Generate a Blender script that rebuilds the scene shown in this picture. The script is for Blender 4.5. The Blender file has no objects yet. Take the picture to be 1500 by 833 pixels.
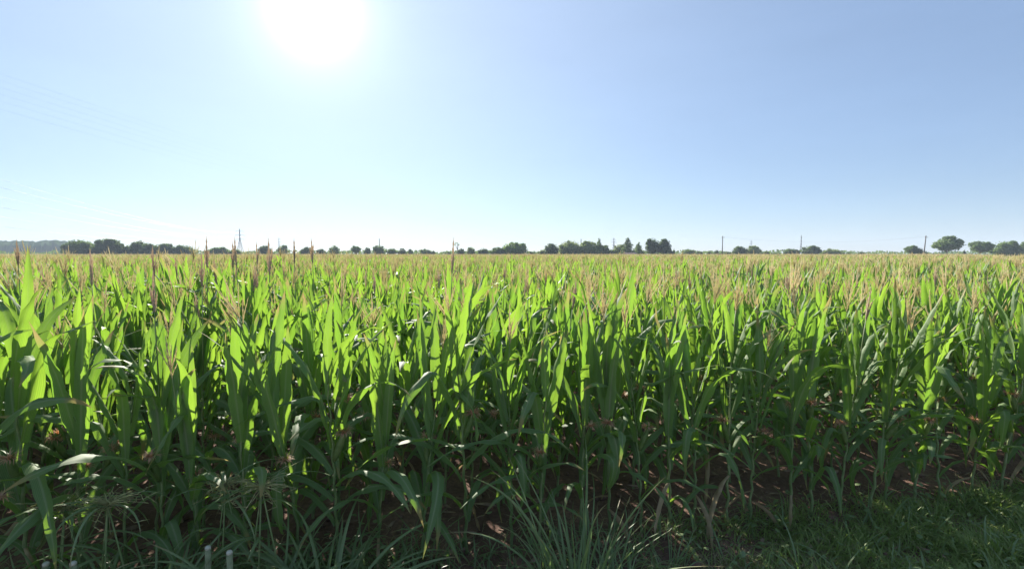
import bpy, math, random
import numpy as np
from mathutils import Vector, Matrix, Euler

SC = bpy.context.scene
COL = SC.collection
R = math.radians
rng = random.Random(11)

# ------------------------------------------------------------------ view
CAM_H = 2.3
F = 750.0                      # focal length in photograph pixels (1500 wide)
PITCH = math.atan(44.5 / F)
CP, SP = math.cos(PITCH), math.sin(PITCH)


def ray(px, py):
    a, b = (px - 750) / F, (416.5 - py) / F
    return Vector((a, CP + b * SP, -SP + b * CP))


def at(px, py, dist):
    """point seen at photograph pixel px, py at a depth of dist metres"""
    d = ray(px, py)
    return Vector((0, 0, CAM_H)) + d * (dist / d.y)


cam = bpy.data.cameras.new('camera')
cam.sensor_width = 36
cam.lens = 36 * F / 1500
cam.clip_start = 0.05
cam.clip_end = 6000
camo = bpy.data.objects.new('camera', cam)
COL.objects.link(camo)
camo.location = (0, 0, CAM_H)
camo.rotation_euler = (R(90) - PITCH, 0, 0)
SC.camera = camo

SUN = ray(460, 14).normalized()
SUN_EL = math.asin(SUN.z)
SUN_AZ = math.atan2(SUN.x, SUN.y)


# ------------------------------------------------------------------ mesh helpers
class MB:
    """collects quads and triangles with uv coordinates"""

    def __init__(self):
        self.v, self.f, self.uv, self.mi = [], [], [], []

    def add(self, verts, faces, uvs=None, mi=0):
        o = len(self.v)
        self.v.extend(tuple(p) for p in verts)
        for f in faces:
            self.f.append(tuple(i + o for i in f))
            self.mi.append(mi)
            self.uv.extend((uvs[i] if uvs else (0.5, 0.5)) for i in f)

    def merge(self, other, mi=0, m=None):
        vs = other.v if m is None else [tuple(m @ Vector(p)) for p in other.v]
        o = len(self.v)
        self.v.extend(vs)
        for f in other.f:
            self.f.append(tuple(i + o for i in f))
            self.mi.append(mi)
        self.uv.extend(other.uv)

    def tube(self, pts, radii, n=6, mi=0, cap=True):
        pts = [Vector(p) for p in pts]
        vs, fs, uv = [], [], []
        for i, p in enumerate(pts):
            t = (pts[min(i + 1, len(pts) - 1)] - pts[max(i - 1, 0)])
            t = t.normalized() if t.length > 1e-9 else Vector((0, 0, 1))
            a = t.cross(Vector((0.31, 0.95, 0.05)))
            if a.length < 1e-3:
                a = t.cross(Vector((1, 0, 0)))
            a.normalize()
            b = t.cross(a)
            for k in range(n):
                w = 2 * math.pi * k / n
                vs.append(p + (a * math.cos(w) + b * math.sin(w)) * radii[i])
                uv.append((k / n, i / max(1, len(pts) - 1)))
        for i in range(len(pts) - 1):
            for k in range(n):
                k2 = (k + 1) % n
                fs.append((i * n + k, i * n + k2, (i + 1) * n + k2, (i + 1) * n + k))
        if cap:
            fs.append(tuple(range(n - 1, -1, -1)))
            fs.append(tuple((len(pts) - 1) * n + k for k in range(n)))
        self.add(vs, fs, uv, mi)

    def box(self, c, s, rot=None, mi=0):
        c = Vector(c)
        vs = []
        for z in (-.5, .5):
            for y in (-.5, .5):
                for x in (-.5, .5):
                    p = Vector((x * s[0], y * s[1], z * s[2]))
                    if rot is not None:
                        p = rot @ p
                    vs.append(c + p)
        self.add(vs, [(0, 2, 3, 1), (4, 5, 7, 6), (0, 1, 5, 4), (2, 6, 7, 3), (0, 4, 6, 2), (1, 3, 7, 5)], None, mi)

    def mesh(self, name, mats, smooth=True):
        me = bpy.data.meshes.new(name)
        me.from_pydata(self.v, [], self.f)
        for m in (mats if isinstance(mats, (list, tuple)) else [mats]):
            me.materials.append(m)
        if self.f:
            ul = me.uv_layers.new(name='UVMap')
            ul.data.foreach_set('uv', np.array(self.uv, dtype=np.float32).ravel())
            me.polygons.foreach_set('material_index', np.array(self.mi, dtype=np.int32))
            if smooth:
                me.polygons.foreach_set('use_smooth', np.ones(len(self.f), dtype=bool))
        me.update()
        return me

    def build(self, name, mats, parent=None, smooth=True, loc=None):
        o = bpy.data.objects.new(name, self.mesh(name, mats, smooth))
        COL.objects.link(o)
        if parent is not None:
            o.parent = parent
        if loc is not None:
            o.location = loc
        return o


def tag(o, label=None, cat=None, group=None, kind=None):
    if label:
        o['label'] = label
    if cat:
        o['category'] = cat
    if group:
        o['group'] = group
    if kind:
        o['kind'] = kind
    return o


def empty(name, loc, rz=0.0):
    o = bpy.data.objects.new(name, None)
    COL.objects.link(o)
    o.location = loc
    o.rotation_euler = (0, 0, rz)
    o.empty_display_size = 0.1
    return o


# ------------------------------------------------------------------ materials
def new_mat(name):
    m = bpy.data.materials.new(name)
    m.use_nodes = True
    nt = m.node_tree
    for n in list(nt.nodes):
        nt.nodes.remove(n)
    out = nt.nodes.new('ShaderNodeOutputMaterial')
    return m, nt, out


def N(nt, t, **kw):
    n = nt.nodes.new(t)
    for k, v in kw.items():
        if k in n.inputs.keys() if isinstance(k, str) else False:
            n.inputs[k].default_value = v
        else:
            setattr(n, k, v)
    return n


def ramp(nt, fac, stops):
    r = nt.nodes.new('ShaderNodeValToRGB')
    e = r.color_ramp.elements
    while len(e) > 1:
        e.remove(e[-1])
    e[0].position, e[0].color = stops[0][0], (*stops[0][1], 1)
    for p, c in stops[1:]:
        x = e.new(p)
        x.color = (*c, 1)
    nt.links.new(fac, r.inputs[0])
    return r.outputs[0]


def mixc(nt, fac, a, b, mode='MIX'):
    m = nt.nodes.new('ShaderNodeMix')
    m.data_type = 'RGBA'
    m.blend_type = mode
    for sock, val in ((m.inputs[0], fac), (m.inputs[6], a), (m.inputs[7], b)):
        if isinstance(val, bpy.types.NodeSocket):
            nt.links.new(val, sock)
        elif isinstance(val, (int, float)):
            sock.default_value = val
        else:
            sock.default_value = (*val, 1)
    return m.outputs[2]


def math_(nt, op, a, b=0.0, clamp=False):
    m = nt.nodes.new('ShaderNodeMath')
    m.operation = op
    m.use_clamp = clamp
    for sock, val in ((m.inputs[0], a), (m.inputs[1], b)):
        if isinstance(val, bpy.types.NodeSocket):
            nt.links.new(val, sock)
        else:
            sock.default_value = val
    return m.outputs[0]


def noise(nt, scale, detail=3.0, vec=None, rough=0.55):
    n = nt.nodes.new('ShaderNodeTexNoise')
    n.inputs['Scale'].default_value = scale
    n.inputs['Detail'].default_value = detail
    n.inputs['Roughness'].default_value = rough
    if vec is not None:
        nt.links.new(vec, n.inputs['Vector'])
    return n.outputs['Fac']


def leaf_material(name, dark, light, trans, mix=0.45, rough=0.42, spec=0.45, rib=None, tip=None):
    """blade of a grass-like leaf: pale midrib and fine veins along it, withering tip, lets sunlight through"""
    m, nt, out = new_mat(name)
    uv = nt.nodes.new('ShaderNodeUVMap')
    sep = nt.nodes.new('ShaderNodeSeparateXYZ')
    nt.links.new(uv.outputs[0], sep.inputs[0])
    oi = nt.nodes.new('ShaderNodeObjectInfo')
    geo = nt.nodes.new('ShaderNodeNewGeometry')
    U_ = math_(nt, 'FRACT', sep.outputs[0])
    wn = nt.nodes.new('ShaderNodeTexWhiteNoise')
    wn.noise_dimensions = '1D'
    nt.links.new(math_(nt, 'ADD', math_(nt, 'FLOOR', sep.outputs[0]), math_(nt, 'MULTIPLY', oi.outputs['Random'], 71.3)), wn.inputs['W'])
    leafr = wn.outputs['Value']
    nz = noise(nt, 5.0, 3, geo.outputs['Position'])
    nzl = noise(nt, 0.22, 2, geo.outputs['Position'])
    cmb = nt.nodes.new('ShaderNodeCombineXYZ')
    nt.links.new(math_(nt, 'MULTIPLY', sep.outputs[0], 14.0), cmb.inputs[0])
    nt.links.new(math_(nt, 'MULTIPLY', sep.outputs[1], 1.6), cmb.inputs[1])
    nt.links.new(oi.outputs['Random'], cmb.inputs[2])
    streak = noise(nt, 1.0, 3, cmb.outputs[0], 0.6)
    v = math_(nt, 'ADD', math_(nt, 'MULTIPLY', leafr, 0.55), math_(nt, 'MULTIPLY', nz, 0.25))
    v = math_(nt, 'ADD', v, math_(nt, 'MULTIPLY', math_(nt, 'SUBTRACT', nzl, 0.5), 0.7))
    v = math_(nt, 'ADD', v, math_(nt, 'MULTIPLY', math_(nt, 'SUBTRACT', streak, 0.4), 0.75))
    base = ramp(nt, v, [(0.1, dark), (0.9, light)])
    tcol = mixc(nt, v, trans, tuple(min(1, c * f) for c, f in zip(trans, (0.44, 0.62, 0.60))))
    # veins
    vein = math_(nt, 'SINE', math_(nt, 'MULTIPLY', sep.outputs[0], 75.0))
    vein = math_(nt, 'MULTIPLY_ADD', vein, 0.12)
    vein.node.inputs[2].default_value = 0.90
    base = mixc(nt, 1.0, base, vein, 'MULTIPLY')
    tcol = mixc(nt, 1.0, tcol, vein, 'MULTIPLY')
    if rib:
        d = math_(nt, 'ABSOLUTE', math_(nt, 'SUBTRACT', U_, 0.5))
        r = math_(nt, 'SUBTRACT', 1.0, math_(nt, 'MULTIPLY', d, 9.0), clamp=True)
        base = mixc(nt, math_(nt, 'MULTIPLY', r, 0.95), base, rib)
        tcol = mixc(nt, math_(nt, 'MULTIPLY', r, 0.35), tcol, tuple(c * 0.55 for c in trans))
    if tip:
        t = math_(nt, 'MULTIPLY', math_(nt, 'SUBTRACT', math_(nt, 'ADD', sep.outputs[1], math_(nt, 'MULTIPLY', math_(nt, 'ADD', nz, math_(nt, 'MULTIPLY', leafr, 0.6)), 0.26)), 1.07), 9.0, clamp=True)
        base = mixc(nt, t, base, tip)
        tcol = mixc(nt, t, tcol, tip)
    p = nt.nodes.new('ShaderNodeBsdfPrincipled')
    nt.links.new(base, p.inputs['Base Color'])
    p.inputs['Roughness'].default_value = rough
    p.inputs['Specular IOR Level'].default_value = spec
    tr = nt.nodes.new('ShaderNodeBsdfTranslucent')
    nt.links.new(tcol, tr.inputs['Color'])
    mx = nt.nodes.new('ShaderNodeMixShader')
    mx.inputs[0].default_value = mix
    nt.links.new(p.outputs[0], mx.inputs[1])
    nt.links.new(tr.outputs[0], mx.inputs[2])
    nt.links.new(mx.outputs[0], out.inputs[0])
    return m


def plain_material(name, c1, c2, scale=8.0, rough=0.75, bump=0.0, trans=None, tmix=0.0, spec=0.3, obj_random=0.3):
    m, nt, out = new_mat(name)
    geo = nt.nodes.new('ShaderNodeNewGeometry')
    oi = nt.nodes.new('ShaderNodeObjectInfo')
    nz = noise(nt, scale, 4, geo.outputs['Position'])
    f = math_(nt, 'ADD', nz, math_(nt, 'MULTIPLY', math_(nt, 'SUBTRACT', oi.outputs['Random'], 0.5), obj_random))
    col = ramp(nt, f, [(0.3, c1), (0.7, c2)])
    p = nt.nodes.new('ShaderNodeBsdfPrincipled')
    nt.links.new(col, p.inputs['Base Color'])
    p.inputs['Roughness'].default_value = rough
    p.inputs['Specular IOR Level'].default_value = spec
    if bump:
        b = nt.nodes.new('ShaderNodeBump')
        b.inputs['Strength'].default_value = bump
        nt.links.new(nz, b.inputs['Height'])
        nt.links.new(b.outputs[0], p.inputs['Normal'])
    if trans:
        tr = nt.nodes.new('ShaderNodeBsdfTranslucent')
        tr.inputs['Color'].default_value = (*trans, 1)
        mx = nt.nodes.new('ShaderNodeMixShader')
        mx.inputs[0].default_value = tmix
        nt.links.new(p.outputs[0], mx.inputs[1])
        nt.links.new(tr.outputs[0], mx.inputs[2])
        nt.links.new(mx.outputs[0], out.inputs[0])
    else:
        nt.links.new(p.outputs[0], out.inputs[0])
    return m


M = {}
M['leaf'] = leaf_material('maize_leaf', (0.125, 0.205, 0.085), (0.200, 0.295, 0.125), (0.37, 0.58, 0.05), 0.45, rough=0.60, spec=0.24,
                          rib=(0.30, 0.36, 0.20), tip=(0.33, 0.27, 0.10))
M['stalk'] = plain_material('maize_stalk', (0.15, 0.22, 0.08), (0.28, 0.33, 0.15), 14, 0.5, trans=(0.3, 0.42, 0.08), tmix=0.15)
M['tassel'] = plain_material('maize_tassel', (0.48, 0.41, 0.26), (0.64, 0.56, 0.38), 30, 0.8, trans=(0.88, 0.79, 0.52), tmix=0.5, obj_random=1.0)
M['spike'] = plain_material('maize_closed_tassel', (0.40, 0.32, 0.25), (0.56, 0.47, 0.36), 40, 0.8, trans=(0.80, 0.66, 0.50), tmix=0.45, obj_random=0.8)
M['husk'] = plain_material('maize_husk', (0.10, 0.17, 0.04), (0.20, 0.26, 0.09), 20, 0.55, trans=(0.3, 0.42, 0.06), tmix=0.25)
M['silk'] = plain_material('maize_silk', (0.50, 0.30, 0.19), (0.68, 0.47, 0.30), 60, 0.7, trans=(0.7, 0.3, 0.12), tmix=0.35)
M['dry'] = plain_material('withered_leaf', (0.25, 0.17, 0.09), (0.46, 0.36, 0.22), 12, 0.8, trans=(0.5, 0.36, 0.18), tmix=0.3)


# ------------------------------------------------------------------ maize plant
def blade(mb, base, az, length, width, th0, th1, p=1.4, segs=12, across=4, twist=0.0, ruffle=0.0, fold=0.5,
          kink=None, side=0.0, r=rng, mi=0, base_w=0.55, widest=0.3):
    """one leaf blade: leaves the stem at angle th0 from upright and bends over to th1; flat strip with a folded midrib"""
    pos = Vector(base)
    ds = length / segs
    ph = r.uniform(0, 6.28)
    ph2 = r.uniform(0, 6.28)
    fr = r.uniform(3.0, 5.5)
    k_id = r.randrange(60)
    vs, uv, fs = [], [], []
    for i in range(segs + 1):
        s = i / segs
        th = th0 + (th1 - th0) * s ** p
        if kink and s > kink[0]:
            th += kink[1] * min(1.0, (s - kink[0]) / 0.10)
        a = az + side * s * s
        d = Vector((math.cos(a) * math.sin(th), math.sin(a) * math.sin(th), math.cos(th)))
        if i:
            pos = pos + d * ds
        lat = Vector((-math.sin(a), math.cos(a), 0))
        nor = d.cross(lat)
        if nor.length < 1e-6:
            nor = Vector((0, 0, 1))
        nor.normalize()
        tw = twist * s
        lat2 = lat * math.cos(tw) + nor * math.sin(tw)
        nor2 = nor * math.cos(tw) - lat * math.sin(tw)
        if s < widest:
            q = s / widest
            w = base_w + (1 - base_w) * (q * q * (3 - 2 * q))
        else:
            q = (s - widest) / (1 - widest)
            w = max(0.0, 1 - q ** 1.9) ** 0.85
        w = max(w, 0.015) * width * 0.5
        fo = fold * (1 - 0.75 * s)
        for j in range(across + 1):
            t = 2 * j / across - 1
            off = -nor2 * (abs(t) * w * fo)
            off = off + nor2 * (ruffle * width * abs(t) ** 1.5 * math.sin(fr * 6.28 * s + (ph if t > 0 else ph2)) * min(1, 3 * s) * min(1, 4 * (1 - s)))
            vs.append(pos + lat2 * (t * w * math.cos(fo * 0.6)) + off)
            uv.append((k_id + 0.02 + 0.96 * j / across, s))
    n = across + 1
    for i in range(segs):
        for j in range(across):
            fs.append((i * n + j, i * n + j + 1, (i + 1) * n + j + 1, (i + 1) * n + j))
    mb.add(vs, fs, uv, mi)


def spikelets(mb, p0, d, length, r0, r, n=4, mi=0, droop=0.0, steps=9, bump=0.35):
    """knobbly tassel branch"""
    pts, rad = [], []
    pos = Vector(p0)
    d = Vector(d).normalized()
    for i in range(steps + 1):
        s = i / steps
        pts.append(pos.copy())
        rad.append(max(0.0012, r0 * (0.35 + 0.65 * math.sin(math.pi * min(1, 0.12 + 0.95 * s)) ** 0.6) * (1 + (bump if i % 2 else -bump))))
        dd = (d + Vector((r.uniform(-.06, .06), r.uniform(-.06, .06), -droop * s))).normalized()
        pos = pos + dd * (length / steps)
    rad[-1] = r0 * 0.2
    mb.tube(pts, rad, n, mi)


def maize_parts(r, lod=0, tassel=None, height=1.0, spike_top=None):
    """meshes of one plant, foot at the origin. lod 0 close, 1 field, 2 far"""
    stalk, fol, tas, ear, silk, dry = MB(), MB(), MB(), MB(), MB(), MB()
    info = {}
    top = 1.36 * r.uniform(0.92, 1.07) * height      # where the topmost leaf leaves the stalk
    nn = 14 if lod == 0 else 10
    lean = (r.gauss(0, 0.035), r.gauss(0, 0.035))
    zz = [top * (i / nn) ** 0.93 for i in range(nn + 1)]

    def sp(z):
        q = z / top
        i = q * nn
        return Vector((lean[0] * q * q * top + 0.006 * math.sin(i * 3.1), lean[1] * q * q * top + 0.006 * math.cos(i * 2.7), z))
    ped = r.uniform(0.34, 0.56)
    spl = r.uniform(0.24, 0.31)
    if spike_top:
        lean = (0.0, 0.0)
        ped = spike_top - top - spl * 0.92
    sides = 7 if lod == 0 else (4 if lod == 1 else 3)
    zs = []
    for i in range(nn + 1):
        zs.append((zz[i], 0.0145 - 0.0085 * (i / nn)))
        if lod == 0 and i < nn:
            zs.append((zz[i] + 0.018, 0.0125 - 0.0085 * (i / nn)))
            zs.append((zz[i + 1] - 0.012, 0.0122 - 0.0085 * (i / nn)))
    stalk.tube([sp(z) for z, _ in zs], [q for _, q in zs], sides)
    tt = sp(top)
    tdir = Vector((lean[0] * 2 + r.gauss(0, .05), lean[1] * 2 + r.gauss(0, .05), 1)).normalized() if not spike_top else Vector((0, 0, 1))
    kind = tassel or r.choices(['closed', 'open', 'none'], [0.10, 0.48, 0.42])[0]
    info['tassel'] = kind
    if kind == 'none':
        ped = 0.06
    pe = tt + tdir * ped
    stalk.tube([tt, tt + tdir * ped * 0.5, pe], [0.006, 0.0045, 0.0035], max(3, sides - 2))
    # leaves, two-ranked with some wander
    az0 = r.uniform(0, 6.28)
    first = 2 if lod < 2 else 4
    segs, acr = ((15, 4), (9, 2), (6, 2))[lod]
    k = 0
    for i in range(first, nn + 1):
        q = i / nn
        az = az0 + math.pi * (i % 2) + r.gauss(0, 0.45)
        L = (0.54 + 0.46 * math.sin(math.pi * min(1, q * 0.86)) - 0.16 * max(0, q - .7) / .3) * r.uniform(0.85, 1.12) * (0.6 + 0.4 * height)
        W = (0.047 + 0.041 * math.sin(math.pi * min(1, q * 0.8 + 0.04))) * r.uniform(0.85, 1.15)
        if q > 0.55:
            th0 = R(r.uniform(6, 20))
            th1 = R(r.choice([r.uniform(8, 28), r.uniform(12, 38), r.uniform(20, 55), r.uniform(60, 130)]))
            pw = 1.8
        else:
            th0 = R(r.uniform(18, 38))
            th1 = R(r.uniform(105, 175))
            pw = r.uniform(0.9, 1.5)
        kink = None
        if r.random() < (0.26 if q < 0.8 else 0.1):
            kink = (r.uniform(0.35, 0.65), R(r.uniform(45, 95)))
        if i <= 4 and r.random() < 0.22:
            if lod < 2:
                blade(dry, sp(zz[i]), az, L * 0.8, W * 0.55, R(r.uniform(45, 80)), R(r.uniform(165, 179)), r.uniform(.25, .5), max(6, segs - 4), 2,
                      r.uniform(-2.5, 2.5), 0.2, 0.9, None, r.uniform(-.6, .6), r)
            continue
        blade(fol, sp(zz[i]) + Vector((math.cos(az), math.sin(az), 0)) * 0.006, az, L, W, th0, th1, pw, segs, acr,
              r.gauss(0, 0.5), 0.13 if lod == 0 else 0.08, r.uniform(0.35, 0.8), kink, r.gauss(0, 0.35), r)
        k += 1
    # tassel
    if kind == 'closed':
        L = spl
        st = 11 if lod == 0 else 4
        spikelets(tas, pe - tdir * 0.02, tdir, L, (0.0082 if spike_top else 0.008) if lod < 2 else 0.012, r, 5 if lod == 0 else 3, steps=st)
        for j in range(4 if lod == 0 else 1):
            a = r.uniform(0, 6.28)
            d = tdir + Vector((math.cos(a), math.sin(a), 0)) * r.uniform(0.05, 0.16)
            spikelets(tas, pe - tdir * 0.03, d, L * r.uniform(0.5, 0.85), 0.0055, r, 4 if lod == 0 else 3, steps=st)
    elif kind == 'open':
        L = r.uniform(0.22, 0.32)
        st = 10 if lod == 0 else (4 if lod == 1 else 2)
        fat = (1.0, 1.05, 1.3)[lod]
        spikelets(tas, pe, tdir, L, 0.0058 * fat, r, 4 if lod == 0 else 3, steps=st)
        for j in range(r.randint(8, 14) if lod < 2 else 4):
            a = r.uniform(0, 6.28)
            d = tdir + Vector((math.cos(a), math.sin(a), 0)) * r.uniform(0.12, 0.6)
            spikelets(tas, pe - tdir * r.uniform(0, 0.10), d, L * r.uniform(0.55, 0.95), 0.0034 * fat, r, 4 if lod == 0 else 3,
                      droop=r.uniform(0, 0.25), steps=st)
    # ear with silk
    info['ear'] = False
    if lod < 2 and r.random() < 0.75:
        info['ear'] = True
        z = top * r.uniform(0.46, 0.60)
        a = az0 + r.choice([0, math.pi]) + r.gauss(0, .4)
        d = Vector((math.cos(a) * 0.42, math.sin(a) * 0.42, 1)).normalized()
        b = sp(z) + Vector((math.cos(a), math.sin(a), 0)) * 0.014
        L = r.uniform(0.17, 0.23)
        ns = 7
        ear.tube([b + d * L * i / ns for i in range(ns + 1)],
                 [0.007 + 0.019 * math.sin(math.pi * min(1, (i / ns) * 0.86 + 0.1)) for i in range(ns + 1)], 8 if lod == 0 else 5)
        e = b + d * L
        for j in range(4):
            aa = r.uniform(0, 6.28)
            blade(ear, e - d * 0.05, aa, r.uniform(0.07, 0.12), 0.028, R(12), R(r.uniform(15, 60)), 1.2, 5, 2, 0, 0, .6, None, 0, r)
        for j in range(90 if lod == 0 else 14):
            aa = r.uniform(0, 6.28)
            blade(silk, e - d * 0.012, aa, r.uniform(0.05, 0.10), 0.0050 if lod == 0 else 0.008, R(r.uniform(4, 45)), R(r.uniform(60, 165)), 1.0, 5, 1, 0, 0, 0, None, r.uniform(-1, 1), r)
    info['dry'] = len(dry.f) > 0
    return dict(stalk=stalk, foliage=fol, tassel=tas, ear=ear, silk=silk, withered_leaf=dry), info


def merged_plant(r, lod, mb=None, m=None, **kw):
    parts, info = maize_parts(r, lod, **kw)
    mb = mb or MB()
    for i, k in enumerate(('foliage', 'stalk', 'tassel', 'ear', 'silk', 'withered_leaf')):
        mi = i
        if k == 'tassel' and info['tassel'] == 'closed':
            mi = 6
        mb.merge(parts[k], mi, m)
    return mb


FIELD_MATS = [M['leaf'], M['stalk'], M['tassel'], M['husk'], M['silk'], M['dry'], M['spike']]

# ------------------------------------------------------------------ field layout
EDGE_A = R(10.7)
U = Vector((math.cos(EDGE_A), math.sin(EDGE_A), 0))       # along the rows
NV = Vector((-math.sin(EDGE_A), math.cos(EDGE_A), 0))     # into the field
ORG = Vector((-0.92, 3.70, 0))
ROW, STEP = 0.75, 0.28
FIELD_FAR = 265.0


def height_at(x, y):
    """the crop stands a little taller towards the left end of the field"""
    b = max(-1.0, min(1.0, x / 5.0)) * math.exp(-max(0.0, y - 4) / 14.0)
    return 1.0 - 0.05 * b


def row_points(k, t0, t1, r):
    t = t0 + r.uniform(0, STEP)
    while t < t1:
        p = ORG + NV * (k * ROW + r.gauss(0, 0.03)) + U * t
        yield p, t
        t += STEP * r.uniform(0.72, 1.3)


near, rest = [], []
prng = random.Random(5)
for k in range(0, 58):
    d0 = k * ROW + 4.0
    half = 1.12 * d0 / 0.8 + 5.5
    for p, t in row_points(k, -half, half * 1.15, prng):
        if p.y < 0.6:
            continue
        inside = abs(p.x) < p.y * 1.015 + 0.12
        if inside and len(near) < 300 and k < 7:
            near.append((k, p))
        else:
            rest.append(p)

# ---- prototypes for the massed field (kept out of the scene; only the field object draws them)
pc = bpy.data.collections.new('maize_kinds')
grng = random.Random(21)
N_ONE, N_PATCH = 16, 6
for i in range(N_ONE):
    mb = merged_plant(grng, 1)
    o = bpy.data.objects.new('kind_a_%02d' % i, mb.mesh('maize_kind', FIELD_MATS))
    pc.objects.link(o)
PS = 3.0
for i in range(N_PATCH):
    mb = MB()
    for a in range(4):
        t = 0.1
        while t < PS:
            m = Matrix.Translation((t - PS / 2, (a - 1.5) * ROW + grng.gauss(0, .04), 0)) @ Matrix.Rotation(grng.uniform(0, 6.28), 4, 'Z') @ Matrix.Scale(grng.uniform(0.92, 1.08), 4)
            merged_plant(grng, 2, mb, m)
            t += STEP * grng.uniform(0.8, 1.35)
    o = bpy.data.objects.new('kind_b_%02d' % i, mb.mesh('maize_patch_kind', FIELD_MATS))
    pc.objects.link(o)

P, IDX, ROT, SCL = [], [], [], []
for p in rest:
    P.append(p)
    IDX.append(grng.randrange(N_ONE))
    ROT.append((grng.gauss(0, .03), grng.gauss(0, .03), grng.uniform(0, 6.28)))
    s = height_at(p.x, p.y) * grng.uniform(0.90, 1.10) * (1 + 0.05 * math.sin(p.x * .55 + 2 * math.sin(p.y * .21)) * math.sin(p.y * .43 + 1))
    SCL.append((s, s, s))
k0 = 58 * ROW + ORG.y * 0 - ROW / 2
row = 0
while True:
    dd = k0 + row * PS + PS / 2
    if dd > FIELD_FAR + 40:
        break
    half = 1.25 * (dd + 6)
    n = int(half / PS) + 2
    for j in range(-n, n + 1):
        p = ORG + NV * dd + U * (j * PS + (row % 3) * 0.9)
        if p.y > FIELD_FAR or abs(p.x) > p.y * 1.12 + 6:
            continue
        P.append(p)
        IDX.append(N_ONE + grng.randrange(N_PATCH))
        ROT.append((0, 0, EDGE_A + (math.pi if grng.random() < .5 else 0)))
        s = grng.uniform(0.95, 1.05)
        SCL.append((1, 1, s))
    row += 1


def points_instancer(name, pts, idx, rot, scl, collection):
    me = bpy.data.meshes.new(name)
    me.from_pydata([tuple(p) for p in pts], [], [])
    for nm, ty, key, data in (('kind_index', 'INT', 'value', idx), ('turn', 'FLOAT_VECTOR', 'vector', rot), ('size', 'FLOAT_VECTOR', 'vector', scl)):
        at_ = me.attributes.new(nm, ty, 'POINT')
        at_.data.foreach_set(key, np.array(data, dtype=np.int32 if ty == 'INT' else np.float32).ravel())
    o = bpy.data.objects.new(name, me)
    COL.objects.link(o)
    ng = bpy.data.node_groups.new(name, 'GeometryNodeTree')
    ng.interface.new_socket('Geometry', in_out='INPUT', socket_type='NodeSocketGeometry')
    ng.interface.new_socket('Geometry', in_out='OUTPUT', socket_type='NodeSocketGeometry')
    gi, go = ng.nodes.new('NodeGroupInput'), ng.nodes.new('NodeGroupOutput')
    iop = ng.nodes.new('GeometryNodeInstanceOnPoints')
    ci = ng.nodes.new('GeometryNodeCollectionInfo')
    ci.inputs['Collection'].default_value = collection
    ci.inputs['Separate Children'].default_value = True
    ci.inputs['Reset Children'].default_value = True
    iop.inputs['Pick Instance'].default_value = True
    ng.links.new(gi.outputs[0], iop.inputs['Points'])
    ng.links.new(ci.outputs[0], iop.inputs['Instance'])
    for nm, ty, sock in (('kind_index', 'INT', 'Instance Index'), ('turn', 'FLOAT_VECTOR', 'Rotation'), ('size', 'FLOAT_VECTOR', 'Scale')):
        na = ng.nodes.new('GeometryNodeInputNamedAttribute')
        na.data_type = ty
        na.inputs['Name'].default_value = nm
        ng.links.new([s for s in na.outputs if s.enabled and s.name == 'Attribute'][0], iop.inputs[sock])
    ng.links.new(iop.outputs[0], go.inputs[0])
    md = o.modifiers.new('scatter', 'NODES')
    md.node_group = ng
    return o


field = points_instancer('maize_field', P, IDX, ROT, SCL, pc)
tag(field, 'dense green maize field stretching away to the tree line', 'crop field', kind='stuff')

# ------------------------------------------------------------------ horizon things
WALL = {}


def crown_material(name, c1, c2, trans):
    return plain_material(name, c1, c2, 0.6, 0.7, trans=trans, tmix=0.3, spec=0.2, obj_random=0.5)


CROWN = {
    'dark': crown_material('dark_foliage', (0.045, 0.078, 0.028), (0.092, 0.135, 0.046), (0.16, 0.26, 0.04)),
    'mid': crown_material('green_foliage', (0.068, 0.115, 0.036), (0.135, 0.195, 0.066), (0.26, 0.40, 0.07)),
    'light': crown_material('pale_foliage', (0.11, 0.155, 0.052), (0.19, 0.24, 0.09), (0.36, 0.47, 0.10)),
}
M['bark'] = plain_material('bark', (0.06, 0.045, 0.033), (0.13, 0.10, 0.075), 3, 0.9)


def leaf_cloud(mb, r, lobes, n, size, shell=0.55, elong=1.0):
    vols = [max(1e-6, a * b * c) ** 0.67 for _, (a, b, c) in lobes]
    for _ in range(n):
        (c, (a, b, h)) = r.choices(lobes, vols)[0]
        while True:
            d = Vector((r.uniform(-1, 1), r.uniform(-1, 1), r.uniform(-1, 1)))
            if 0.1 < d.length < 1:
                break
        d.normalize()
        q = (shell + (1 - shell) * r.random()) * r.uniform(0.82, 1.12)
        p = Vector(c) + Vector((d.x * a, d.y * b, d.z * h)) * q
        nrm = (d + Vector((r.gauss(0, .6), r.gauss(0, .6), r.gauss(0, .6)))).normalized()
        t = nrm.cross(Vector((r.gauss(0, 1), r.gauss(0, 1), r.gauss(0, 1)))).normalized()
        b2 = nrm.cross(t)
        s = size * r.uniform(0.55, 1.35)
        e = s * elong * r.uniform(0.5, 0.9)
        mb.add([p - t * s, p + b2 * e * 0.6 - t * 0.1 * s, p + t * s, p - b2 * e * 0.6 + t * 0.1 * s], [(0, 1, 2, 3)])


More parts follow.
